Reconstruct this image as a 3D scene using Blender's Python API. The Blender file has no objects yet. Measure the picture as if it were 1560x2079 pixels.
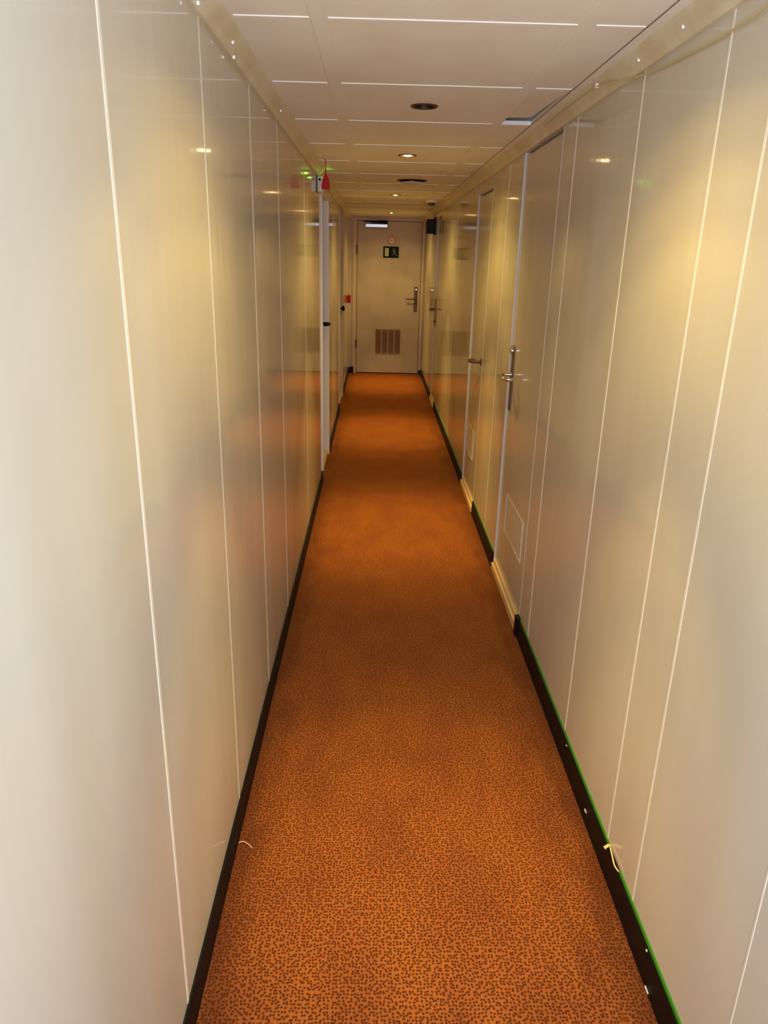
import bpy, bmesh, math, random
from mathutils import Matrix, Vector

random.seed(4)
SC = bpy.context.scene
COL = SC.collection

# ------------------------------------------------------------------ camera
W, H, YE, YB = 1.044, 2.09, 10.57, -0.62      # corridor width, ceiling height, end wall, rear wall
CAM_POS = (0.3773, 0.0, 1.5926)
CAM_RIGHT = (0.99970767, -0.00982275, 0.02209261)
CAM_UP = (-0.0176038, 0.33063892, 0.94359314)
CAM_FWD = (0.01657335, 0.94370621, -0.33036935)
FOCAL_PX = 1486.6
cd = bpy.data.cameras.new('camera')
cam = bpy.data.objects.new('camera', cd)
COL.objects.link(cam)
m = Matrix.Identity(4)
for i in range(3):
    m[i][0], m[i][1], m[i][2], m[i][3] = CAM_RIGHT[i], CAM_UP[i], -CAM_FWD[i], CAM_POS[i]
cam.matrix_world = m
cd.sensor_fit = 'VERTICAL'
cd.sensor_height = 36.0
cd.lens = FOCAL_PX / 2079.0 * 36.0
cd.clip_start = 0.02
SC.camera = cam

# ------------------------------------------------------------------ light + exposure
SC.view_settings.view_transform = 'Standard'
SC.view_settings.look = 'None'
SC.view_settings.gamma = 1.0
SC.view_settings.use_curve_mapping = False
SC.view_settings.exposure = 0.0
FILL_POWER = 40.0            # added flash-like fill light, unseen behind the camera
FILL_COLOR = (0.83, 1.0, 1.32)
LAMP_POWER = 225.0           # each lit halogen downlight (candle-power profile below)
BEAM, SPILL = 1.08, 1.22
# relative intensity against angle off the axis: reflector core, then the weak side spill
PROFILE = [(0, 1.0 * BEAM), (9, 0.98 * BEAM), (16, 0.76 * BEAM), (23, 0.32 * BEAM), (30, 0.045 * BEAM + 0.03 * SPILL),
           (38, 0.115 * SPILL), (47, 0.105 * SPILL), (56, 0.06 * SPILL), (66, 0.022 * SPILL), (76, 0.0)]
LAMP_COLOR = (1.0, 0.70, 0.19)
wd = bpy.data.worlds.new('outside_background')
SC.world = wd
wd.use_nodes = True
wd.node_tree.nodes['Background'].inputs[0].default_value = (0.9, 0.95, 1.0, 1)
wd.node_tree.nodes['Background'].inputs[1].default_value = 0.4
ld = bpy.data.lights.new('rear_fill', 'AREA')  # added fill behind the camera, no such source in view
ld.shape = 'RECTANGLE'
ld.size, ld.size_y = 0.84, 1.00
ld.energy = FILL_POWER
ld.color = FILL_COLOR
lo = bpy.data.objects.new('rear_fill', ld)
lo.location = (W / 2, YB - 0.06, 1.44)
lo.rotation_euler = (math.radians(90), 0, 0)      # shines along +y, into the corridor
COL.objects.link(lo)
SC.cycles.use_denoising = True
SC.cycles.max_bounces = 14
SC.cycles.diffuse_bounces = 8
SC.cycles.glossy_bounces = 6
SC.cycles.caustics_reflective = False
SC.cycles.sample_clamp_indirect = 6.0

# ------------------------------------------------------------------ materials
def lin(c):
    return tuple(((v / 255.0) / 12.92 if v / 255.0 <= 0.04045 else ((v / 255.0 + 0.055) / 1.055) ** 2.4) for v in c)

def mat(name, rgb, rough=0.5, metal=0.0, coat=0.0, coat_rough=0.05, spec=0.5, emit=None, emit_s=0.0):
    m = bpy.data.materials.new(name)
    m.use_nodes = True
    b = m.node_tree.nodes['Principled BSDF']
    b.inputs['Base Color'].default_value = (*lin(rgb), 1)
    b.inputs['Roughness'].default_value = rough
    b.inputs['Metallic'].default_value = metal
    b.inputs['Coat Weight'].default_value = coat
    b.inputs['Coat Roughness'].default_value = coat_rough
    b.inputs['Coat IOR'].default_value = 1.37
    b.inputs['Specular IOR Level'].default_value = spec
    if emit:
        b.inputs['Emission Color'].default_value = (*emit, 1)
        b.inputs['Emission Strength'].default_value = emit_s
    return m

def nodes(m):
    return m.node_tree.nodes, m.node_tree.links, m.node_tree.nodes['Principled BSDF']

def world_pos(m, scale):
    N, L, b = nodes(m)
    g = N.new('ShaderNodeNewGeometry')
    mp = N.new('ShaderNodeMapping')
    mp.inputs['Scale'].default_value = scale
    L.new(g.outputs['Position'], mp.inputs['Vector'])
    return mp.outputs['Vector']

def mottle(m, rgb_a, rgb_b, scale, detail=3.0, lo=0.35, hi=0.65):
    """slow colour variation of the surface itself (age, dirt), not of its light"""
    N, L, b = nodes(m)
    n = N.new('ShaderNodeTexNoise')
    n.inputs['Scale'].default_value = 1.0
    n.inputs['Detail'].default_value = detail
    L.new(world_pos(m, scale), n.inputs['Vector'])
    r = N.new('ShaderNodeMapRange')
    r.inputs['From Min'].default_value, r.inputs['From Max'].default_value = lo, hi
    L.new(n.outputs['Fac'], r.inputs['Value'])
    x = N.new('ShaderNodeMix')
    x.data_type = 'RGBA'
    x.inputs['A'].default_value = (*lin(rgb_a), 1)
    x.inputs['B'].default_value = (*lin(rgb_b), 1)
    L.new(r.outputs['Result'], x.inputs['Factor'])
    L.new(x.outputs['Result'], b.inputs['Base Color'])
    return x

def ripple(m, scale, dist, coat=True, detail=2.0):
    N, L, b = nodes(m)
    n = N.new('ShaderNodeTexNoise')
    n.inputs['Scale'].default_value = 1.0
    n.inputs['Detail'].default_value = detail
    L.new(world_pos(m, scale), n.inputs['Vector'])
    bp = N.new('ShaderNodeBump')
    bp.inputs['Strength'].default_value = 1.0
    bp.inputs['Distance'].default_value = dist
    L.new(n.outputs['Fac'], bp.inputs['Height'])
    L.new(bp.outputs['Normal'], b.inputs['Coat Normal' if coat else 'Normal'])

WALL_A, WALL_B = (206, 200, 184), (202, 194, 175)
M = {}
M['wall'] = mat('cream_laminate', WALL_A, 0.6, spec=0.0, coat=1.0, coat_rough=0.07)
mottle(M['wall'], WALL_A, WALL_B, (1.5, 6.0, 0.8))
ripple(M['wall'], (9, 9, 0.7), 0.0009)
M['door'] = mat('cream_door_laminate', WALL_A, 0.6, spec=0.0, coat=0.8, coat_rough=0.13)
mottle(M['door'], WALL_A, WALL_B, (1.5, 6.0, 0.8))
ripple(M['door'], (9, 9, 0.7), 0.0006)
M['enddoor'] = mat('beige_painted_door', (216, 200, 180), 0.45, spec=0.3)
mottle(M['enddoor'], (196, 180, 164), (182, 166, 148), (4, 4, 3))
M['endframe'] = mat('beige_painted_frame', (205, 186, 160), 0.45, spec=0.3)
M['strip'] = mat('lit_joint_strip', (240, 232, 212), 0.35, spec=0.4)  # nearest left strips, flash brightness put into the colour
M['white'] = mat('white_painted_frame', (236, 232, 228), 0.4, spec=0.4)
M['frame'] = mat('grey_white_frame', (214, 210, 208), 0.45, spec=0.3)
M['tanframe'] = mat('tan_frame', (208, 190, 164), 0.45, spec=0.3)
M['ceil'] = mat('ceiling_panel_offwhite', (222, 210, 194), 0.55, spec=0.25)
mottle(M['ceil'], (245, 239, 228), (238, 229, 214), (5, 3, 5), 5)
M['ceilstrip'] = mat('ceiling_cover_strip', (222, 211, 195), 0.45, spec=0.3)
M['ceilwhite'] = mat('ceiling_white_joint', (246, 242, 234), 0.4, spec=0.3)
M['deck'] = mat('blue_grey_deckhead', (214, 220, 230), 0.6, spec=0.3)
M['trim'] = mat('cream_cornice', (214, 200, 162), 0.4, spec=0.4)
mottle(M['trim'], (226, 217, 190), (212, 198, 164), (3, 7, 9))
M['screw'] = mat('bright_screw_head', (245, 245, 240), 0.2, 0.3)
M['black'] = mat('black_rubber', (12, 11, 11), 0.5, spec=0.2)
mottle(M['black'], (9, 8, 9), (16, 13, 13), (6, 9, 20))
M['green'] = mat('green_luminous_edge', (46, 118, 10), 0.5, spec=0.3)
M['seam'] = mat('grey_seam', (128, 116, 100), 0.7, spec=0.1)
M['midstrip'] = mat('warm_joint_strip', (231, 223, 206), 0.4, spec=0.3)
M['dullstrip'] = mat('dim_joint_strip', (208, 200, 180), 0.4, spec=0.3)  # same strip farther along, the weaker light put into a duller colour
M['cream'] = mat('cream_threshold', (226, 196, 146), 0.5, spec=0.3)
M['torn'] = mat('torn_cream_edging', (228, 196, 128), 0.7, spec=0.2)
M['chip'] = mat('white_chip', (214, 206, 194), 0.7, spec=0.2)
M['dark'] = mat('dark_gap', (26, 20, 16), 0.8, spec=0.1)
M['steel'] = mat('brushed_steel', (188, 182, 172), 0.28, 0.9)
M['bronze'] = mat('worn_bronze', (112, 86, 66), 0.5, 0.6)
M['chrome'] = mat('polished_chrome', (225, 222, 216), 0.12, 1.0)
M['blackplastic'] = mat('black_plastic', (9, 8, 9), 0.6, spec=0.12)
M['red'] = mat('red_plastic', (172, 10, 10), 0.5, spec=0.2)
M['whiteplastic'] = mat('white_plastic', (232, 230, 228), 0.35)
M['ring'] = mat('dark_bronze_ring', (92, 62, 36), 0.35, 0.6)
M['can'] = mat('dark_lamp_can', (34, 22, 16), 0.5, 0.2)
M['glass'] = mat('lamp_glass_off', (150, 150, 146), 0.08, 0.4)
M['glow'] = mat('lamp_glass_lit', (255, 236, 200), 0.3, emit=(1.0, 0.70, 0.31), emit_s=46.0)
M['led'] = mat('green_led', (80, 255, 60), 0.3, emit=(0.2, 1.0, 0.08), emit_s=6.0)
M['signgreen'] = mat('dark_green_sign', (6, 34, 30), 0.7, spec=0.08)
M['signpale'] = mat('pale_sign_print', (196, 178, 128), 0.5)
M['signfig'] = mat('grey_green_sign_print', (92, 104, 84), 0.5)
M['signred'] = mat('faded_red_print', (190, 72, 72), 0.5)
M['signwhite'] = mat('pale_sticker', (232, 212, 204), 0.5)
M['louvre'] = mat('brown_louvre', (122, 84, 62), 0.5, spec=0.3)
M['cable'] = mat('cream_cable', (206, 186, 128), 0.5)
M['thread'] = mat('pale_thread', (216, 190, 150), 0.8)

# perforated door vent: regular little holes in the plate
pv = mat('perforated_vent_plate', (228, 218, 196), 0.5, spec=0.3)
N, L, b = nodes(pv)
v = N.new('ShaderNodeTexVoronoi')
v.inputs['Scale'].default_value = 1.0
v.inputs['Randomness'].default_value = 0.0
L.new(world_pos(pv, (1, 75, 75)), v.inputs['Vector'])
r = N.new('ShaderNodeMapRange')
r.inputs['From Min'].default_value, r.inputs['From Max'].default_value = 0.22, 0.32
L.new(v.outputs['Distance'], r.inputs['Value'])
x = N.new('ShaderNodeMix'); x.data_type = 'RGBA'
x.inputs['A'].default_value = (*lin((158, 142, 116)), 1)
x.inputs['B'].default_value = (*lin((230, 220, 198)), 1)
L.new(r.outputs['Result'], x.inputs['Factor'])
L.new(x.outputs['Result'], b.inputs['Base Color'])
M['perf'] = pv

# carpet: orange ground, small dark dots, worn darker patches
cp = mat('orange_dotted_carpet', (190, 104, 34), 0.95, spec=0.05)
N, L, b = nodes(cp)
nz = N.new('ShaderNodeTexNoise'); nz.inputs['Scale'].default_value = 1.0; nz.inputs['Detail'].default_value = 2
L.new(world_pos(cp, (60, 60, 60)), nz.inputs['Vector'])
va = N.new('ShaderNodeVectorMath'); va.operation = 'MULTIPLY_ADD'
va.inputs[1].default_value = (0.25, 0.25, 0)
L.new(nz.outputs['Color'], va.inputs[0])
L.new(world_pos(cp, (118, 118, 1)), va.inputs[2])
v = N.new('ShaderNodeTexVoronoi'); v.voronoi_dimensions = '2D'
v.inputs['Scale'].default_value = 1.0; v.inputs['Randomness'].default_value = 0.72
L.new(va.outputs['Vector'], v.inputs['Vector'])
r = N.new('ShaderNodeMapRange')
r.inputs['From Min'].default_value, r.inputs['From Max'].default_value = 0.16, 0.50
L.new(v.outputs['Distance'], r.inputs['Value'])
n2 = N.new('ShaderNodeTexNoise'); n2.inputs['Scale'].default_value = 1.0; n2.inputs['Detail'].default_value = 6
n2.inputs['Roughness'].default_value = 0.6
L.new(world_pos(cp, (7, 3.2, 1)), n2.inputs['Vector'])
r2 = N.new('ShaderNodeMapRange')
r2.inputs['From Min'].default_value, r2.inputs['From Max'].default_value = 0.36, 0.60
L.new(n2.outputs['Fac'], r2.inputs['Value'])
ground = N.new('ShaderNodeMix'); ground.data_type = 'RGBA'
ground.inputs['A'].default_value = (*lin((130, 71, 36)), 1)
ground.inputs['B'].default_value = (*lin((148, 85, 36)), 1)
L.new(r2.outputs['Result'], ground.inputs['Factor'])
x = N.new('ShaderNodeMix'); x.data_type = 'RGBA'
x.inputs['A'].default_value = (*lin((58, 24, 14)), 1)
# darker tone along both skirtings, broken up by noise
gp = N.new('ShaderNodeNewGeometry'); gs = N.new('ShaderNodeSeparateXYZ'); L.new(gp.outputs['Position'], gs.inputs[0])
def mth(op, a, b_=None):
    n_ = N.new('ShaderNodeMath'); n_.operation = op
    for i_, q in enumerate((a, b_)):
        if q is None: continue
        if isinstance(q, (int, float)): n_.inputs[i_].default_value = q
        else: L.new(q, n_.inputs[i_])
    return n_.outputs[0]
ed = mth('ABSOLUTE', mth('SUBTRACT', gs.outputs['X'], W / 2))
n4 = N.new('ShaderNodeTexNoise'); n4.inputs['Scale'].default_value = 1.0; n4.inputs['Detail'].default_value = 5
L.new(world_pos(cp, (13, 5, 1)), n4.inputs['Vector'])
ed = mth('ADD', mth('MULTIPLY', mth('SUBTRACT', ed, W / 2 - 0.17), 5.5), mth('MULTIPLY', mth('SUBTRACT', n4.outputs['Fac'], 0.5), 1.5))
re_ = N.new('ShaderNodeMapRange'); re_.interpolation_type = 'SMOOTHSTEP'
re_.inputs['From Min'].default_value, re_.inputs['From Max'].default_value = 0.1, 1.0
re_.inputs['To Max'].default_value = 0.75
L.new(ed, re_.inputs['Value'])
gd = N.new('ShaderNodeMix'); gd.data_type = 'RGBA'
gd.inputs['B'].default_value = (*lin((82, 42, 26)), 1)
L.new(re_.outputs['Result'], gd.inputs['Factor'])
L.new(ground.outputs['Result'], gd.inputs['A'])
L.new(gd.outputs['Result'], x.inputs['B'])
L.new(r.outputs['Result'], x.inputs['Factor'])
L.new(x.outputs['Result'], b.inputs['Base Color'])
n3 = N.new('ShaderNodeTexNoise'); n3.inputs['Scale'].default_value = 1.0; n3.inputs['Detail'].default_value = 4
L.new(world_pos(cp, (420, 420, 420)), n3.inputs['Vector'])
bp = N.new('ShaderNodeBump'); bp.inputs['Strength'].default_value = 0.6; bp.inputs['Distance'].default_value = 0.002
L.new(n3.outputs['Fac'], bp.inputs['Height'])
L.new(bp.outputs['Normal'], b.inputs['Normal'])
b.inputs['Sheen Weight'].default_value = 0.8
b.inputs['Sheen Roughness'].default_value = 0.45
b.inputs['Sheen Tint'].default_value = (*lin((230, 140, 60)), 1)
M['carpet'] = cp

# ------------------------------------------------------------------ mesh helpers
def box(bm, x0, x1, y0, y1, z0, z1, bevel=0.0):
    vs = [bm.verts.new((x, y, z)) for x in (x0, x1) for y in (y0, y1) for z in (z0, z1)]
    fs = [(0, 1, 3, 2), (4, 6, 7, 5), (0, 4, 5, 1), (2, 3, 7, 6), (0, 2, 6, 4), (1, 5, 7, 3)]
    fc = [bm.faces.new([vs[i] for i in f]) for f in fs]
    if bevel > 0:
        es = {e for f in fc for e in f.edges}
        bmesh.ops.bevel(bm, geom=list(es), offset=bevel, segments=2, affect='EDGES', profile=0.5)
    return bm

def prism(bm, pts, axis, a, b_):
    """polygon pts (two coords) extruded along axis from a to b_"""
    def P(p, t):
        return {'x': (t, p[0], p[1]), 'y': (p[0], t, p[1]), 'z': (p[0], p[1], t)}[axis]
    A = [bm.verts.new(P(p, a)) for p in pts]
    B = [bm.verts.new(P(p, b_)) for p in pts]
    bm.faces.new(A); bm.faces.new(list(reversed(B)))
    n = len(pts)
    for i in range(n):
        bm.faces.new((A[i], A[(i + 1) % n], B[(i + 1) % n], B[i]))
    return bm

def lathe(bm, prof, centre, axis='z', seg=32, cap=True):
    """revolve (radius, height) profile round an axis through centre"""
    rings = []
    for r_, h_ in prof:
        ring = []
        for k in range(seg):
            a = 2 * math.pi * k / seg
            u, w = r_ * math.cos(a), r_ * math.sin(a)
            d = {'z': (u, w, h_), 'x': (h_, u, w), 'y': (u, h_, w)}[axis]
            ring.append(bm.verts.new((centre[0] + d[0], centre[1] + d[1], centre[2] + d[2])))
        rings.append(ring)
    for i in range(len(rings) - 1):
        for k in range(seg):
            bm.faces.new((rings[i][k], rings[i][(k + 1) % seg], rings[i + 1][(k + 1) % seg], rings[i + 1][k]))
    if cap and prof[0][0] > 1e-6: bm.faces.new(rings[0])
    if cap and prof[-1][0] > 1e-6: bm.faces.new(list(reversed(rings[-1])))
    return bm

def tube(bm, pts, rad, seg=10):
    pts = [Vector(p) for p in pts]
    rings = []
    ref = Vector((0.13, 0.21, 0.97))
    for i, p in enumerate(pts):
        t = (pts[min(i + 1, len(pts) - 1)] - pts[max(i - 1, 0)]).normalized()
        u = t.cross(ref)
        if u.length < 1e-4: u = t.cross(Vector((1, 0, 0)))
        u.normalize(); w = t.cross(u)
        r_ = rad[i] if isinstance(rad, (list, tuple)) else rad
        rings.append([bm.verts.new(p + r_ * (math.cos(2 * math.pi * k / seg) * u + math.sin(2 * math.pi * k / seg) * w)) for k in range(seg)])
    for i in range(len(rings) - 1):
        for k in range(seg):
            bm.faces.new((rings[i][k], rings[i][(k + 1) % seg], rings[i + 1][(k + 1) % seg], rings[i + 1][k]))
    bm.faces.new(list(reversed(rings[0]))); bm.faces.new(rings[-1])
    return bm

def smooth_path(ctrl, n=8):
    P = [Vector(c) for c in ctrl]
    out = []
    for i in range(len(P) - 1):
        p0, p1, p2, p3 = P[max(i - 1, 0)], P[i], P[i + 1], P[min(i + 2, len(P) - 1)]
        for k in range(n):
            t = k / n
            out.append(0.5 * ((2 * p1) + (-p0 + p2) * t + (2 * p0 - 5 * p1 + 4 * p2 - p3) * t * t + (-p0 + 3 * p1 - 3 * p2 + p3) * t ** 3))
    out.append(P[-1])
    return out

BASE = {}          # world position of every object's origin
def obj(name, bm, material, parent=None, smooth=False):
    bmesh.ops.recalc_face_normals(bm, faces=bm.faces)
    if parent is None:
        xs = [v.co for v in bm.verts]
        o0 = Vector((sum((min(c[i] for c in xs), max(c[i] for c in xs))) / 2 for i in range(3)))
        o0.z = min(c.z for c in xs)
    else:
        o0 = BASE[parent.name]
    bmesh.ops.translate(bm, verts=bm.verts, vec=-o0)
    me = bpy.data.meshes.new(name)
    bm.to_mesh(me); bm.free()
    if smooth:
        for p in me.polygons: p.use_smooth = True
        if hasattr(me, 'set_sharp_from_angle'): me.set_sharp_from_angle(angle=math.radians(35))
    me.materials.append(material)
    o = bpy.data.objects.new(name, me)
    COL.objects.link(o)
    if parent is None:
        o.location = o0
    else:
        o.parent = parent
    BASE[o.name] = o0
    return o

def tag(o, label, cat, group=None, kind=None):
    o['label'] = label
    o['category'] = cat
    if group: o['group'] = group
    if kind: o['kind'] = kind
    return o

def thing(name, loc, label, cat, group=None, kind=None):
    o = bpy.data.objects.new(name, None)
    o.empty_display_size = 0.05
    COL.objects.link(o)
    o.location = loc
    BASE[o.name] = Vector(loc)
    return tag(o, label, cat, group, kind)

B = bmesh.new

# ------------------------------------------------------------------ structure: floor, walls, ceiling
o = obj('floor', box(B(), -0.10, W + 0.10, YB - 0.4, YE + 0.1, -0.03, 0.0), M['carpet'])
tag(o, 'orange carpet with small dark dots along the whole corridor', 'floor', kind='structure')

LD = [(5.275, 6.03, 1.995), (7.925, 8.68, 2.03)]                       # left door openings (y0, y1, top)
RD = [(2.925, 3.665, 2.052), (4.565, 5.225, 1.985), (8.06, 8.62, 2.0)] # right door openings

def side_wall(x0, x1, openings):
    bm = B()
    y = YB
    for a, b_, top in openings:
        box(bm, x0, x1, y, a, 0, H)
        box(bm, x0, x1, a, b_, top, H)
        y = b_
    box(bm, x0, x1, y, YE, 0, H)
    return bm

wl = obj('wall_left', side_wall(-0.10, 0.0, LD), M['wall'])
tag(wl, 'glossy cream panelled wall on the left of the corridor', 'wall', kind='structure')
wr = obj('wall_right', side_wall(W, W + 0.10, RD), M['wall'])
tag(wr, 'glossy cream panelled wall on the right of the corridor', 'wall', kind='structure')
for y in (0.50, 1.145, 1.771, 2.406, 3.035, 4.105, 6.65, 9.3):
    obj('joint_strip', box(B(), 0.0, 0.0010, y - (0.005 if y < 1.5 else 0.003), y + (0.005 if y < 1.5 else 0.003), 0.0, H - 0.035), M['strip'] if y < 1.5 else M['dullstrip'], wl)
for y in (0.30, 0.94, 1.397, 1.603, 2.09, 2.735, 4.04, 6.48):
    obj('joint_strip', box(B(), W - 0.0010, W, y - (0.002 if y < 1 else 0.004), y + (0.002 if y < 1 else 0.004), 0.0, H - 0.045), M['midstrip'], wr)

# end wall round the end door
EX0, EX1, ETOP = 0.055, 1.030, 2.062
bm = B()
box(bm, -0.10, EX0, YE, YE + 0.10, 0, H)
box(bm, EX1, W + 0.10, YE, YE + 0.10, 0, H)
box(bm, EX0, EX1, YE, YE + 0.10, ETOP, H)
o = obj('wall_end', bm, M['endframe'])
tag(o, 'beige end wall around the closed door at the far end', 'wall', kind='structure')
# unseen rear wall, its opening added and sized for the fill light
bm = B()
box(bm, -0.10, 0.09, YB - 0.10, YB, 0, H)
box(bm, 0.955, W + 0.10, YB - 0.10, YB, 0, H)
box(bm, 0.09, 0.955, YB - 0.10, YB, 1.98, H)
box(bm, 0.09, 0.955, YB - 0.10, YB, 0.0, 0.90)
o = obj('wall_back', bm, M['wall'])
tag(o, 'cream wall with an opening added for the fill light, behind the viewer', 'wall', kind='structure')

# ceiling: one panelled plane with real holes for the lamps and the shifted tile
LAMPS = [(0.530, 1.56, True), (0.536, 2.886, False), (0.531, 4.22, True), (0.533, 6.89, True), (0.552, 9.66, True)]
TX0, TX1, TY0, TY1 = 0.838, 0.974, 2.56, 3.205
HOLE_R = 0.040
bm = B()
def loop(pts):
    vs = [bm.verts.new((px, py, H)) for px, py in pts]
    return [bm.edges.new((vs[i], vs[(i + 1) % len(vs)])) for i in range(len(vs))]
es = loop([(-0.10, YB - 0.10), (W + 0.10, YB - 0.10), (W + 0.10, YE + 0.10), (-0.10, YE + 0.10)])
es += loop([(TX0, TY0), (TX1, TY0), (TX1, TY1), (TX0, TY1)])
for lx, ly, on in LAMPS:
    es += loop([(lx + HOLE_R * math.cos(2 * math.pi * k / 32), ly + HOLE_R * math.sin(2 * math.pi * k / 32)) for k in range(32)])
bmesh.ops.triangle_fill(bm, use_beauty=True, use_dissolve=False, edges=es)
ret = bmesh.ops.extrude_face_region(bm, geom=list(bm.faces))
bmesh.ops.translate(bm, verts=[g for g in ret['geom'] if isinstance(g, bmesh.types.BMVert)], vec=(0, 0, 0.012))
ceil = obj('ceiling', bm, M['ceil'])
tag(ceil, 'off-white panelled corridor ceiling with white cross joints', 'ceiling', kind='structure')
obj('deckhead', box(B(), -0.10, W + 0.10, YB - 0.1, YE + 0.1, 2.165, 2.195), M['deck'], ceil)
obj('gap_backing', box(B(), TX0 - 0.02, W, TY0 - 0.02, TY1 + 0.02, H + 0.027, H + 0.034), M['deck'], ceil)
for x in (0.222, 0.822):
    obj('cover_strip', box(B(), x, x + 0.034, YB, YE, H - 0.0025, H), M['ceil'], ceil)
y = 1.908 - 5 * 0.654
while y < YE - 0.1:
    bm = B()
    for x0, x1 in ((0.05, 0.218), (0.260, 0.818), (0.860, 0.972)):
        if TY0 - 0.02 < y < TY0 + 0.02 or not (TY0 < y < TY1 and x0 > 0.8):
            box(bm, x0, x1, y - 0.009, y + 0.009, H - 0.0022, H)
    obj('joint_strip', bm, M['ceilwhite'], ceil)
    y += 0.654
obj('edge_strip', box(B(), 0.9775, 1.008, YB, YE, H - 0.0012, H), M['ceil'], ceil)
obj('edge_gap', box(B(), 0.9750, 0.9775, YB, YE, H - 0.0015, H), M['seam'], ceil)
# the small ceiling tile that has slipped, leaving a dark gap on two sides
bm = B()
pts = [(TX0 + 0.002, TY0 + 0.002), (TX1 - 0.002, TY0 + 0.002), (TX1 - 0.022, TY1 - 0.085), (TX0 + 0.002, TY1 - 0.062)]
prism(bm, pts, 'z', H, H + 0.012)
for v_ in bm.verts:
    v_.co.z += 0.012 * max(0.0, (v_.co.y - TY0)) / (TY1 - TY0)
o = obj('ceiling_tile', bm, M['ceil'])
tag(o, 'small slipped off-white ceiling tile beside a dark gap, top right', 'tile')

# cornices
def cornice(name, side, label):
    bm = B()
    if side < 0:
        prof = [(0.0, 2.050), (0.010, 2.050), (0.017, 2.058), (0.019, 2.064), (0.040, 2.080), (0.044, H), (0.0, H)]
    else:
        prof = [(W, 2.044), (W - 0.010, 2.044), (W - 0.016, 2.054), (W - 0.018, 2.060), (W - 0.036, 2.076), (W - 0.040, H), (W, H)]
    prism(bm, prof, 'y', YB, YE)
    o = obj(name, bm, M['trim'])
    tag(o, label, 'cornice', kind='structure')
    return o
t1 = cornice('trim_1', -1, 'cream cornice batten between the left wall and ceiling')
t2 = cornice('trim_2', 1, 'cream cornice batten between the right wall and ceiling')
for x, y, z in ((0.024, 2.03, 2.066), (0.013, 2.10, 2.050), (0.028, 2.93, 2.070), (0.016, 1.70, 2.054)):
    obj('screw_head', lathe(B(), [(0.0005, -0.004), (0.0035, -0.003), (0.0045, 0.0), (0.0045, 0.004)], (x, y, z), 'z', 12), M['screw'], t1, True)
for x, y, z in ((W - 0.024, 1.80, 2.064), (W - 0.024, 2.08, 2.064)):
    obj('screw_head', lathe(B(), [(0.0005, -0.004), (0.003, -0.003), (0.004, 0.0), (0.004, 0.004)], (x, y, z), 'z', 12), M['screw'], t2, True)

# ------------------------------------------------------------------ skirting
def skirt(name, side, y0, y1, h, label, thick=0.010):
    bm = B()
    if side < 0:
        prof = [(0, 0), (thick + 0.003, 0), (thick, 0.012), (thick - 0.001, h - 0.006), (thick - 0.005, h), (0, h)]
    else:
        prof = [(W, 0), (W - thick - 0.003, 0), (W - thick, 0.012), (W - thick + 0.001, h - 0.006), (W - thick + 0.005, h), (W, h)]
    prism(bm, prof, 'y', y0, y1)
    o = obj(name, bm, M['black'])
    tag(o, label, 'skirting', kind='structure')
    return o
skirt('baseboard_left', -1, YB, 5.272, 0.066, 'long black rubber skirting at the foot of the near left wall')
skirt('baseboard_left', -1, 6.033, 7.922, 0.066, 'black rubber skirting between the two left doorways')
skirt('baseboard_left', -1, 8.683, YE, 0.066, 'short black skirting past the farther left doorway')
br = skirt('baseboard_right', 1, YB, 2.905, 0.086, 'long black rubber skirting with a green top edge, near right wall')
br2 = skirt('baseboard_right', 1, 3.675, 4.560, 0.086, 'black skirting with a green top edge between the two nearer right doors')
br3 = skirt('baseboard_right', 1, 5.230, 8.055, 0.080, 'long black skirting beyond the middle right door')
skirt('baseboard_right', 1, 8.628, YE, 0.070, 'short black skirting past the farthest right door')
def edge(parent, y0, y1, h, w=0.0052):
    bm = B()
    prism(bm, [(W, h), (W - 0.0055, h), (W - 0.004, h + w), (W, h + w)], 'y', y0, y1)
    return obj('luminous_edge', bm, M['green'], parent)
edge(br, YB, 1.488, 0.086); edge(br, 1.572, 2.885, 0.086)
edge(br2, 3.69, 4.555, 0.086, 0.007)
edge(br3, 5.24, 8.05, 0.080, 0.004)
bm = B()          # swollen end of the skirting beside the nearest door
prism(bm, [(W, 2.885), (W - 0.013, 2.885), (W - 0.020, 2.905), (W - 0.020, 2.930), (W - 0.006, 2.934), (W, 2.934)], 'z', 0.0, 0.092)
obj('end_cap', bm, M['black'], br)
bm = B()          # torn bit of edging
tube(bm, smooth_path([(W - 0.003, 1.572, 0.094), (W - 0.012, 1.566, 0.099), (W - 0.022, 1.562, 0.094)], 5), [0.004] * 10 + [0.006], 8)
tube(bm, smooth_path([(W - 0.004, 1.572, 0.094), (W - 0.007, 1.54, 0.090), (W - 0.009, 1.51, 0.086), (W - 0.006, 1.488, 0.089)], 5), 0.0021, 8)
obj('torn_edging', bm, M['torn'], br, True)
for y, z, ly, lz, xx in ((1.768, 0.036, 0.016, 0.004, W - 0.0118), (1.262, 0.083, 0.005, 0.004, W - 0.0112), (1.225, 0.006, 0.020, 0.003, W - 0.0135), (2.02, 0.080, 0.006, 0.003, W - 0.0112)):
    bm = B()
    box(bm, xx - 0.001, xx + 0.002, y - ly / 2, y + ly / 2, z - lz / 2, z + lz / 2, 0.0006)
    obj('paint_chip', bm, M['chip'], br)

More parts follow.
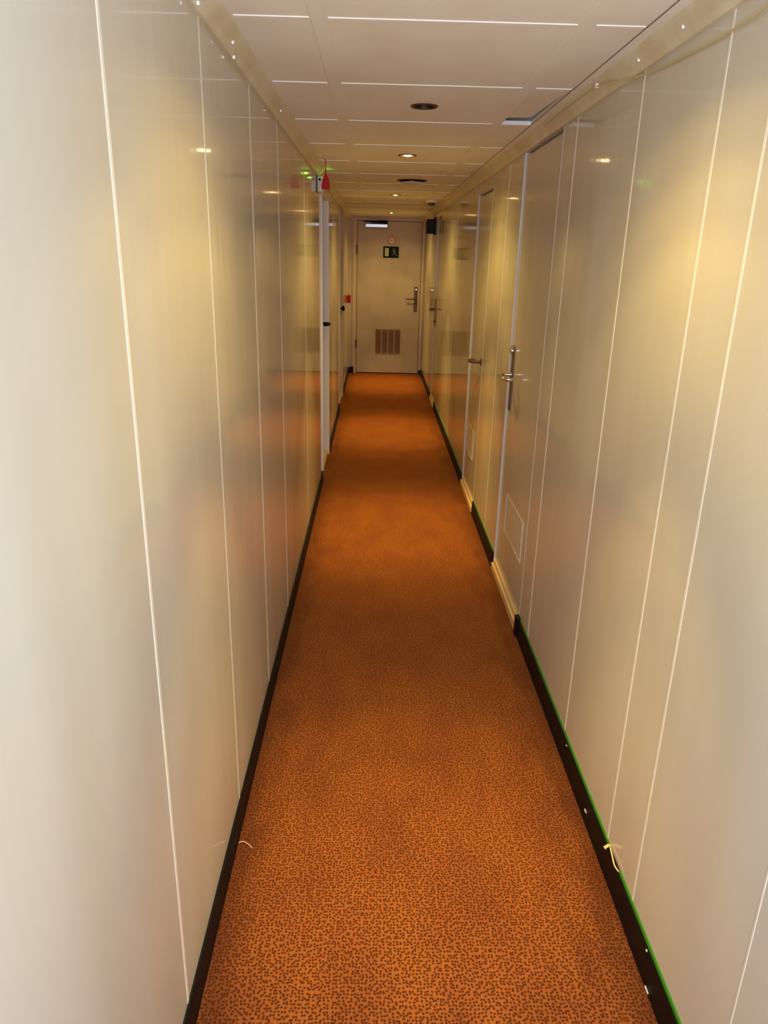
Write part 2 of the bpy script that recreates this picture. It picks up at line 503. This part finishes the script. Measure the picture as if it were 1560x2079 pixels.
# ------------------------------------------------------------------ doors
def lever_x(parent, x, y, z, out, along, metal, rad=0.0085, length=0.115, reach=0.052):
    """lever handle on a side wall: neck leaves the plate along x (out = +1/-1), grip runs along y"""
    bm = B()
    pts = smooth_path([(x, y, z), (x + out * reach * 0.7, y, z), (x + out * reach, y + along * 0.018, z),
                       (x + out * (reach + 0.004), y + along * length * 0.55, z - 0.002),
                       (x + out * reach, y + along * (length - 0.02), z - 0.003),
                       (x + out * reach * 0.72, y + along * length, z - 0.004),
                       (x + out * reach * 0.30, y + along * length, z - 0.004)], 6)
    tube(bm, pts, rad, 12)
    return obj('lever', bm, metal, parent, True)

def plate_x(parent, x, y0, y1, z0, z1, out, metal, t=0.006):
    bm = B()
    box(bm, min(x, x + out * t), max(x, x + out * t), y0, y1, z0, z1, 0.002)
    return obj('lock_plate', bm, metal, parent)

def cyl_x(name, parent, x, y, z, r_, out, depth, metal):
    bm = B()
    lathe(bm, [(r_, 0.0), (r_, out * depth * 0.8), (r_ * 0.7, out * depth)], (x, y, z), 'x', 16)
    return obj(name, bm, metal, parent, True)

# --- door_1: the closed door at the end
FX0, FX1, DTOP = 0.118, 0.990, 2.028
d = thing('door_1', (0.55, YE, 0.0), 'closed beige door with louvre and signs at the corridor end', 'door', kind='structure')
bm = B()
for x0, x1, z0, z1 in ((EX0, FX0 - 0.006, 0, ETOP), (FX1 + 0.006, EX1, 0, ETOP), (FX0 - 0.006, FX1 + 0.006, DTOP + 0.006, ETOP)):
    box(bm, x0, x1, YE - 0.018, YE + 0.05, z0, z1)
    
obj('door_frame', bm, M['endframe'], d)
obj('door_gap', box(B(), FX0 - 0.006, FX1 + 0.006, YE + 0.02, YE + 0.06, 0.0, DTOP + 0.006), M['dark'], d)
bm = B()
box(bm, FX0, FX1, YE - 0.008, YE + 0.020, 0.012, DTOP, 0.002)
obj('door_leaf', bm, M['enddoor'], d)
for z in (1.665, 0.41):
    bm = B()
    lathe(bm, [(0.011, -0.055), (0.011, 0.055)], (FX0 - 0.006, YE - 0.022, z), 'z', 14)
    obj('hinge', bm, M['bronze'], d, True)
bm = B()
box(bm, 0.908, 0.956, YE - 0.016, YE - 0.008, 0.865, 1.195, 0.003)
pl = obj('lock_plate', bm, M['bronze'], d)
bm = B()
tube(bm, smooth_path([(0.932, YE - 0.014, 1.035), (0.932, YE - 0.055, 1.035), (0.918, YE - 0.064, 1.035), (0.86, YE - 0.066, 1.033), (0.797, YE - 0.058, 1.031)], 6), 0.010, 12)
obj('lever', bm, M['bronze'], pl, True)
bm = B(); lathe(bm, [(0.017, 0.0), (0.017, -0.018), (0.010, -0.026)], (0.934, YE - 0.015, 1.160), 'y', 18)
obj('lock_cylinder', bm, M['chrome'], pl, True)
bm = B()
box(bm, 0.222, 0.522, YE - 0.062, YE - 0.008, 1.945, 1.992, 0.006)
cl = obj('door_closer', bm, M['steel'], d)
bm = B()
box(bm, 0.300, 0.520, YE - 0.050, YE - 0.030, 2.000, 2.012, 0.002)
box(bm, 0.200, 0.440, YE - 0.070, YE - 0.050, 2.014, 2.026, 0.002)
box(bm, 0.400, 0.520, YE - 0.060, YE - 0.018, 2.010, 2.036, 0.004)
lathe(bm, [(0.012, 1.99), (0.012, 2.03)], (0.50, YE - 0.042, 0), 'z', 12)
obj('closer_arm', bm, M['blackplastic'], cl)
# louvre: pale rim, four dark columns of slats
lv = obj('vent_grille', box(B(), 0.378, 0.748, YE - 0.012, YE - 0.007, 0.272, 0.628, 0.001), M['enddoor'], d)
for k in range(4):
    x0 = 0.386 + k * 0.0895
    bm = B()
    z = 0.284
    while z < 0.612:
        prism(bm, [(YE - 0.0205, z), (YE - 0.013, z + 0.013), (YE - 0.0115, z + 0.013), (YE - 0.0115, z)], 'x', x0, x0 + 0.078)
        z += 0.0145
    obj('louvre_column', bm, M['louvre'], lv)

# signs stuck on the end door
sg = thing('exit_sign', (0.575, YE - 0.010, 1.566), 'dark green pictogram sign with pale doorway, upper end door', 'sign')
pl_ = obj('sign_plate', box(B(), 0.470, 0.680, YE - 0.012, YE - 0.008, 1.566, 1.712, 0.001), M['signgreen'], sg)
obj('doorway_pictogram', box(B(), 0.492, 0.545, YE - 0.0132, YE - 0.012, 1.586, 1.692), M['signpale'], pl_)
bm = B()          # running figure
y0, y1 = YE - 0.0132, YE - 0.012
lathe(bm, [(0.010, y0), (0.010, y1)], (0.612, 0, 1.684), 'y', 14)
prism(bm, [(0.600, 1.668), (0.622, 1.670), (0.632, 1.640), (0.618, 1.622), (0.606, 1.640)], 'y', y0, y1)
prism(bm, [(0.606, 1.666), (0.600, 1.660), (0.582, 1.648), (0.580, 1.656)], 'y', y0, y1)
prism(bm, [(0.622, 1.668), (0.650, 1.650), (0.648, 1.643), (0.624, 1.655)], 'y', y0, y1)
prism(bm, [(0.618, 1.628), (0.630, 1.632), (0.652, 1.606), (0.664, 1.590), (0.656, 1.586), (0.642, 1.602)], 'y', y0, y1)
prism(bm, [(0.614, 1.630), (0.624, 1.622), (0.604, 1.600), (0.586, 1.598), (0.586, 1.606), (0.600, 1.608)], 'y', y0, y1)
obj('figure_pictogram', bm, M['signfig'], pl_)
rs = thing('round_sticker', (0.582, YE - 0.010, 1.735), 'round pale sticker with faded red ring above the green sign', 'sticker')
bm = B(); lathe(bm, [(0.052, YE - 0.0100), (0.052, YE - 0.0078)], (0.583, 0, 1.788), 'y', 32)
obj('red_ring', bm, M['signred'], rs)
bm = B(); lathe(bm, [(0.040, YE - 0.0112), (0.040, YE - 0.0100)], (0.583, 0, 1.788), 'y', 32)
obj('pale_centre', bm, M['signwhite'], rs)
bm = B()
box(bm, 0.573, 0.593, YE - 0.0120, YE - 0.0112, 1.779, 1.797)
obj('dark_mark', bm, M['louvre'], rs)
o = obj('baseboard_end', box(B(), 0.012, EX0 + 0.022, YE - 0.030, YE - 0.0185, 0.0, 0.088, 0.002), M['black'])
tag(o, 'tiny black skirting block left of the end door', 'skirting', kind='structure')
o = obj('baseboard_end', box(B(), 1.000, 1.030, YE - 0.028, YE - 0.0185, 0.0, 0.055, 0.002), M['black'])
tag(o, 'tiny black skirting scrap right of the end door', 'skirting', kind='structure')

# --- recessed doors on the left
def left_door(name, y0, y1, top, label, knob):
    d = thing(name, (-0.05, (y0 + y1) / 2, 0.0), label, 'door', kind='structure')
    a, b_ = y0 + 0.022, y1 - 0.022
    bm = B()
    box(bm, -0.088, 0.010, y0, a, 0.0, top)
    box(bm, -0.088, 0.010, b_, y1, 0.0, top)
    box(bm, -0.088, 0.010, a, b_, top - 0.022, top)
    obj('door_frame', bm, M['tanframe' if knob else 'white'], d)
    obj('door_leaf', box(B(), -0.086, -0.046, a + 0.003, b_ - 0.003, 0.045, top - 0.026), M['door'], d)
    obj('threshold', box(B(), -0.092, -0.002, a, b_, 0.0, 0.038), M['cream'], d)
    if knob:
        pl = plate_x(d, -0.046, b_ - 0.10, b_ - 0.055, 0.90, 1.14, 1, M['bronze'])
        bm = B()
        lathe(bm, [(0.010, 0.0), (0.010, 0.035), (0.026, 0.042), (0.030, 0.056), (0.022, 0.068), (0.001, 0.071)], (-0.040, b_ - 0.078, 1.02), 'x', 20)
        obj('knob', bm, M['blackplastic'], pl, True)
    else:
        pl = plate_x(d, -0.046, b_ - 0.115, b_ - 0.075, 0.940, 1.290, 1, M['blackplastic'], 0.010)
        lever_x(pl, -0.038, b_ - 0.095, 1.082, 1, -1, M['blackplastic'], 0.008, 0.11, 0.058)
    return d
left_door('door_2', *LD[0], 'recessed white-framed door with black lever on the left wall, nearer one', False)
left_door('door_3', *LD[1], 'recessed white-framed door with dark knob on the left wall, farther one', True)

# --- flush doors on the right
def right_door(name, y0, y1, top, label, vent, sill_h=0.060, fm='frame'):
    d = thing(name, (W, (y0 + y1) / 2, 0.0), label, 'door', kind='structure')
    a, b_ = y0 + 0.011, y1 - 0.011
    bm = B()
    box(bm, W - 0.0008, W + 0.06, y0, a, 0.0, top)
    box(bm, W - 0.0008, W + 0.06, b_, y1, 0.0, top)
    box(bm, W + 0.004, W + 0.06, a, b_, top - 0.008, top)
    obj('door_frame', bm, M[fm], d)
    obj('door_gap', box(B(), W + 0.045, W + 0.06, a, b_, sill_h, top - 0.008), M['dark'], d)
    lf = obj('door_leaf', box(B(), W + 0.007, W + 0.044, a + 0.003, b_ - 0.003, sill_h + 0.010, top - 0.022), M['door'], d)
    bm = B()
    box(bm, W - 0.014, W + 0.055, a, b_, 0.0, sill_h * 0.62, 0.002)
    box(bm, W - 0.004, W + 0.055, a, b_, sill_h * 0.62, sill_h, 0.0)
    obj('threshold', bm, M['cream'], d)
    if vent:
        v0, v1, z0, z1 = vent
        vg = obj('vent_grille', box(B(), W + 0.005, W + 0.010, v0, v1, z0, z1, 0.0015), M['perf'], d)
        bm = B()
        box(bm, W + 0.002, W + 0.010, v0 - 0.008, v1 + 0.008, z1, z1 + 0.008, 0.001)
        box(bm, W + 0.002, W + 0.010, v0 - 0.008, v1 + 0.008, z0 - 0.008, z0, 0.001)
        box(bm, W + 0.002, W + 0.010, v0 - 0.008, v0, z0, z1, 0.001)
        box(bm, W + 0.002, W + 0.010, v1, v1 + 0.008, z0, z1, 0.001)
        obj('vent_rim', bm, M['door'], vg)
        cyl_x('vent_screw', vg, W + 0.005, v0 + (v1 - v0) * 0.62, z1 - 0.035, 0.006, -1, 0.004, M['chrome'])
    return d
d = right_door('door_4', *RD[0], 'flush cream door with long lock plate on the right wall, nearest one', (3.05, 3.46, 0.300, 0.480))
pl = plate_x(d, W + 0.010, 3.555, 3.600, 0.885, 1.195, -1, M['bronze'], 0.010)
lever_x(pl, W + 0.002, 3.578, 1.060, -1, -1, M['chrome'], 0.010, 0.130, 0.060)
cyl_x('lock_cylinder', pl, W + 0.002, 3.578, 1.175, 0.016, -1, 0.016, M['chrome'])
d = right_door('door_5', *RD[1], 'flush cream door with bare lever on the right wall, middle one', (4.80, 5.12, 0.300, 0.480))
pl = cyl_x('lever_rose', d, W + 0.010, 4.668, 0.972, 0.024, -1, 0.008, M['bronze'])
lever_x(pl, W + 0.004, 4.668, 0.972, -1, 1, M['bronze'], 0.009, 0.125, 0.060)
d = right_door('door_6', *RD[2], 'narrow flush cream door with slim lock plate on the right wall, farthest', None, fm='door')
pl = plate_x(d, W + 0.010, 8.455, 8.490, 0.850, 1.165, -1, M['bronze'], 0.010)
lever_x(pl, W + 0.002, 8.472, 1.045, -1, -1, M['bronze'], 0.009, 0.115, 0.060)
cyl_x('lock_cylinder', pl, W + 0.002, 8.472, 1.150, 0.016, -1, 0.016, M['chrome'])
cyl_x('keyhole', pl, W + 0.002, 8.472, 0.905, 0.013, -1, 0.012, M['blackplastic'])

# ------------------------------------------------------------------ ceiling fittings
def downlight(x, y, on, label, ring_mat, glass_mat, power=1.0):
    t = thing('downlight', (x, y, H), label, 'ceiling light', 'round recessed downlights along the ceiling')
    bm = B()
    lathe(bm, [(HOLE_R - 0.002, -0.0035), (HOLE_R + 0.006, -0.0045), (HOLE_R + 0.0085, -0.001), (HOLE_R + 0.0085, 0.0), (HOLE_R - 0.002, 0.0), (HOLE_R - 0.002, -0.0035)], (x, y, H), 'z', 40, False)
    bmesh.ops.remove_doubles(bm, verts=bm.verts, dist=1e-6)
    obj('trim_ring', bm, ring_mat, t, True)
    bm = B()
    prof = [(HOLE_R - 0.003, 0.0), (HOLE_R - 0.006, 0.03), (HOLE_R - 0.010, 0.060), (0.0005, 0.062)]
    lathe(bm, prof, (x, y, H), 'z', 32, False)
    obj('lamp_can', bm, M['can'], t, True)
    bm = B()
    if on:
        lathe(bm, [(0.0005, -0.0045), (0.010, -0.0035), (0.018, -0.0005), (0.024, 0.005), (0.026, 0.012), (0.020, 0.03)], (x, y, H), 'z', 28)
    else:
        lathe(bm, [(0.001, 0.010), (0.008, 0.013), (0.012, 0.022), (0.012, 0.055)], (x, y, H), 'z', 24)
    obj('bulb', bm, glass_mat, t, True)
    if on:
        l = bpy.data.lights.new('halogen_beam', 'SPOT')
        l.energy = LAMP_POWER * power; l.color = LAMP_COLOR
        l.spot_size = math.radians(160); l.spot_blend = 0.05
        l.shadow_soft_size = 0.022
        l.use_nodes = True
        N, L = l.node_tree.nodes, l.node_tree.links
        em = next(n for n in N if n.type == 'EMISSION')
        tc = N.new('ShaderNodeTexCoord')
        sx = N.new('ShaderNodeSeparateXYZ')
        L.new(tc.outputs['Normal'], sx.inputs[0])
        ab = N.new('ShaderNodeMath'); ab.operation = 'ABSOLUTE'; L.new(sx.outputs['Z'], ab.inputs[0])
        ac = N.new('ShaderNodeMath'); ac.operation = 'ARCCOSINE'; L.new(ab.outputs[0], ac.inputs[0])
        dv = N.new('ShaderNodeMath'); dv.operation = 'DIVIDE'; L.new(ac.outputs[0], dv.inputs[0]); dv.inputs[1].default_value = math.pi / 2
        rp = N.new('ShaderNodeValToRGB'); rp.color_ramp.interpolation = 'EASE'
        el = rp.color_ramp.elements
        while len(el) > 1: el.remove(el[-1])
        for k, (ang, v_) in enumerate(PROFILE):
            e = el[0] if k == 0 else el.new(ang / 90.0)
            e.position = ang / 90.0; e.color = (v_, v_, v_, 1)
        L.new(dv.outputs[0], rp.inputs[0])
        L.new(rp.outputs[0], em.inputs['Strength'])
        lo = bpy.data.objects.new('halogen_beam', l)
        lo.location = (0, 0, -0.032)
        COL.objects.link(lo); lo.parent = t
    return t
LL = ['lit downlight out of view above the viewer', 'dead dark downlight, the nearest one on the ceiling',
      'brightest lit downlight, the next one past the dead downlight',
      'small lit downlight in front of the smoke detector', 'tiny faint lit downlight nearest the end door']
for (x, y, on), lb in zip(LAMPS, LL):
    downlight(x, y, on, lb, M['ring'], M['glow'] if on else M['glass'], 0.84 if y < 2 else 1.0)

v_ = thing('ceiling_vent', (0.617, 5.56, H), 'round beige disc vent on the ceiling beyond the lit downlight', 'vent')
bm = B(); lathe(bm, [(0.105, 0.0), (0.105, -0.004), (0.082, -0.006), (0.080, 0.0)], (0.617, 5.56, H), 'z', 40)
obj('vent_ring', bm, M['can'], v_, True)
bm = B(); lathe(bm, [(0.001, -0.026), (0.055, -0.024), (0.083, -0.019), (0.088, -0.014), (0.080, -0.011), (0.02, -0.010), (0.02, -0.001)], (0.617, 5.56, H), 'z', 40)
obj('vent_disc', bm, M['ceilstrip'], v_, True)

sd = thing('smoke_detector', (0.886, 7.44, H), 'round white smoke detector on the ceiling near the right wall', 'smoke detector')
bm = B(); lathe(bm, [(0.052, 0.0), (0.052, -0.016), (0.048, -0.020), (0.03, -0.020)], (0.886, 7.44, H), 'z', 32)
obj('detector_base', bm, M['whiteplastic'], sd, True)
bm = B(); lathe(bm, [(0.036, -0.0205), (0.034, -0.032), (0.024, -0.044), (0.001, -0.047)], (0.886, 7.44, H), 'z', 32)
obj('sensor_head', bm, M['bronze'], sd, True)

# ------------------------------------------------------------------ things on the walls
# white box with lens and green led, top of the left wall
ab = thing('alarm_box', (0.0, 5.05, 1.945), 'white box with dark lens at ceiling height on the left wall', 'alarm box')
bm = B()
box(bm, 0.0005, 0.036, 4.95, 5.07, 1.958, 2.046, 0.004)
bx = obj('housing', bm, M['whiteplastic'], ab)
bm = B(); lathe(bm, [(0.007, 4.9495), (0.007, 4.947), (0.004, 4.946)], (0.019, 0, 2.028), 'y', 16)
obj('lens', bm, M['blackplastic'], bx, True)
bm = B(); lathe(bm, [(0.0095, 4.9495), (0.0095, 4.946), (0.006, 4.943), (0.001, 4.942)], (0.019, 0, 1.976), 'y', 18)
obj('highlight_button', bm, M['screw'], bx, True)  # bright button in place of a flash highlight on the housing
bm = B(); box(bm, 0.0005, 0.004, 4.940, 4.9495, 1.952, 2.049); 
obj('mounting_edge', bm, M['blackplastic'], ab)
bm = B(); lathe(bm, [(0.005, -0.004), (0.006, 0.0), (0.005, 0.004), (0.001, 0.005)], (0.0455, 4.985, 2.040), 'z', 12)
obj('green_indicator', bm, M['led'], ab, True)
gl = bpy.data.lights.new('indicator_glow', 'POINT'); gl.energy = 0.02; gl.color = (0.15, 1.0, 0.05); gl.shadow_soft_size = 0.006
go = bpy.data.objects.new('indicator_glow', gl); go.location = (0.068, -0.075, 0.119); COL.objects.link(go); go.parent = ab

# red pull tag hanging by its cord
pt = thing('pull_tag', (0.088, 4.47, 1.935), 'red flared tag hanging by a red cord near the left wall', 'tag')
bm = B()
prof = [(-0.023, 1.936), (0.023, 1.936), (0.0225, 1.955), (0.017, 1.988), (0.010, 2.002), (0.004, 2.016), (-0.004, 2.016), (-0.009, 2.002), (-0.019, 1.985), (-0.0235, 1.955)]
prism(bm, [(0.088 + a, b_) for a, b_ in prof], 'y', 4.460, 4.480)
bmesh.ops.bevel(bm, geom=list(bm.edges), offset=0.002, segments=2, affect='EDGES')
obj('tag_body', bm, M['red'], pt, True)
bm = B(); tube(bm, smooth_path([(0.088, 4.47, 2.014), (0.0865, 4.47, 2.04), (0.087, 4.47, 2.065), (0.084, 4.47, H)], 5), 0.0026, 8)
obj('cord', bm, M['red'], pt, True)

# red fire call point far left
fc = thing('call_point', (0.0, 10.1, 0.99), 'small red fire call point on the left wall by the end door', 'call point')
bm = B(); box(bm, 0.0005, 0.048, 10.05, 10.15, 0.992, 1.088, 0.006)
obj('call_box', bm, M['red'], fc)
bm = B(); box(bm, 0.048, 0.051, 10.07, 10.13, 1.012, 1.068, 0.001)
obj('press_plate', bm, M['signwhite'], fc)

# black loudspeaker box far right
sp = thing('wall_speaker', (W, 8.95, 1.835), 'black box mounted high on the right wall near the end door', 'speaker')
bm = B(); box(bm, W - 0.098, W - 0.012, 8.90, 9.05, 1.842, 1.994, 0.006)
obj('speaker_box', bm, M['blackplastic'], sp)
bm = B(); box(bm, W - 0.013, W - 0.0005, 8.885, 9.06, 1.828, 2.018, 0.002)
obj('bracket', bm, M['black'], sp)
bm = B()
for k in range(7):
    box(bm, W - 0.092, W - 0.020, 8.8975, 8.900, 1.854 + k * 0.019, 1.862 + k * 0.019)
obj('speaker_grille', bm, M['can'], sp)

# ------------------------------------------------------------------ loose cable and thread
ca = thing('cable', (W - 0.045, 2.40, 2.07), 'thin cream cable sagging from the right cornice onto the wall', 'cable')
bm = B()
tube(bm, smooth_path([(W - 0.040, 3.05, 2.072), (W - 0.040, 2.70, 2.071), (W - 0.042, 2.40, 2.066), (W - 0.030, 2.27, 2.052), (W - 0.012, 2.12, 2.036), (W - 0.006, 1.95, 2.022),
                      (W - 0.006, 1.80, 2.014), (W - 0.006, 1.62, 2.006), (W - 0.008, 1.47, 2.008), (W - 0.012, 1.25, 2.022), (W - 0.020, 1.0, 2.04)], 8), 0.0022, 8)
obj('cable_run', bm, M['cable'], ca, True)
bm = B(); box(bm, W - 0.045, W - 0.036, 2.384, 2.398, 2.061, 2.074, 0.002)
obj('cable_clip', bm, M['screw'], ca)
bm = B()
tube(bm, smooth_path([(0.014, 1.665, 0.0022), (0.028, 1.667, 0.004), (0.042, 1.659, 0.0022), (0.056, 1.645, 0.002)], 6), 0.0013, 6)
o = obj('thread', bm, M['thread'], None, True)
tag(o, 'short pale thread lying on the carpet by the left skirting', 'thread')
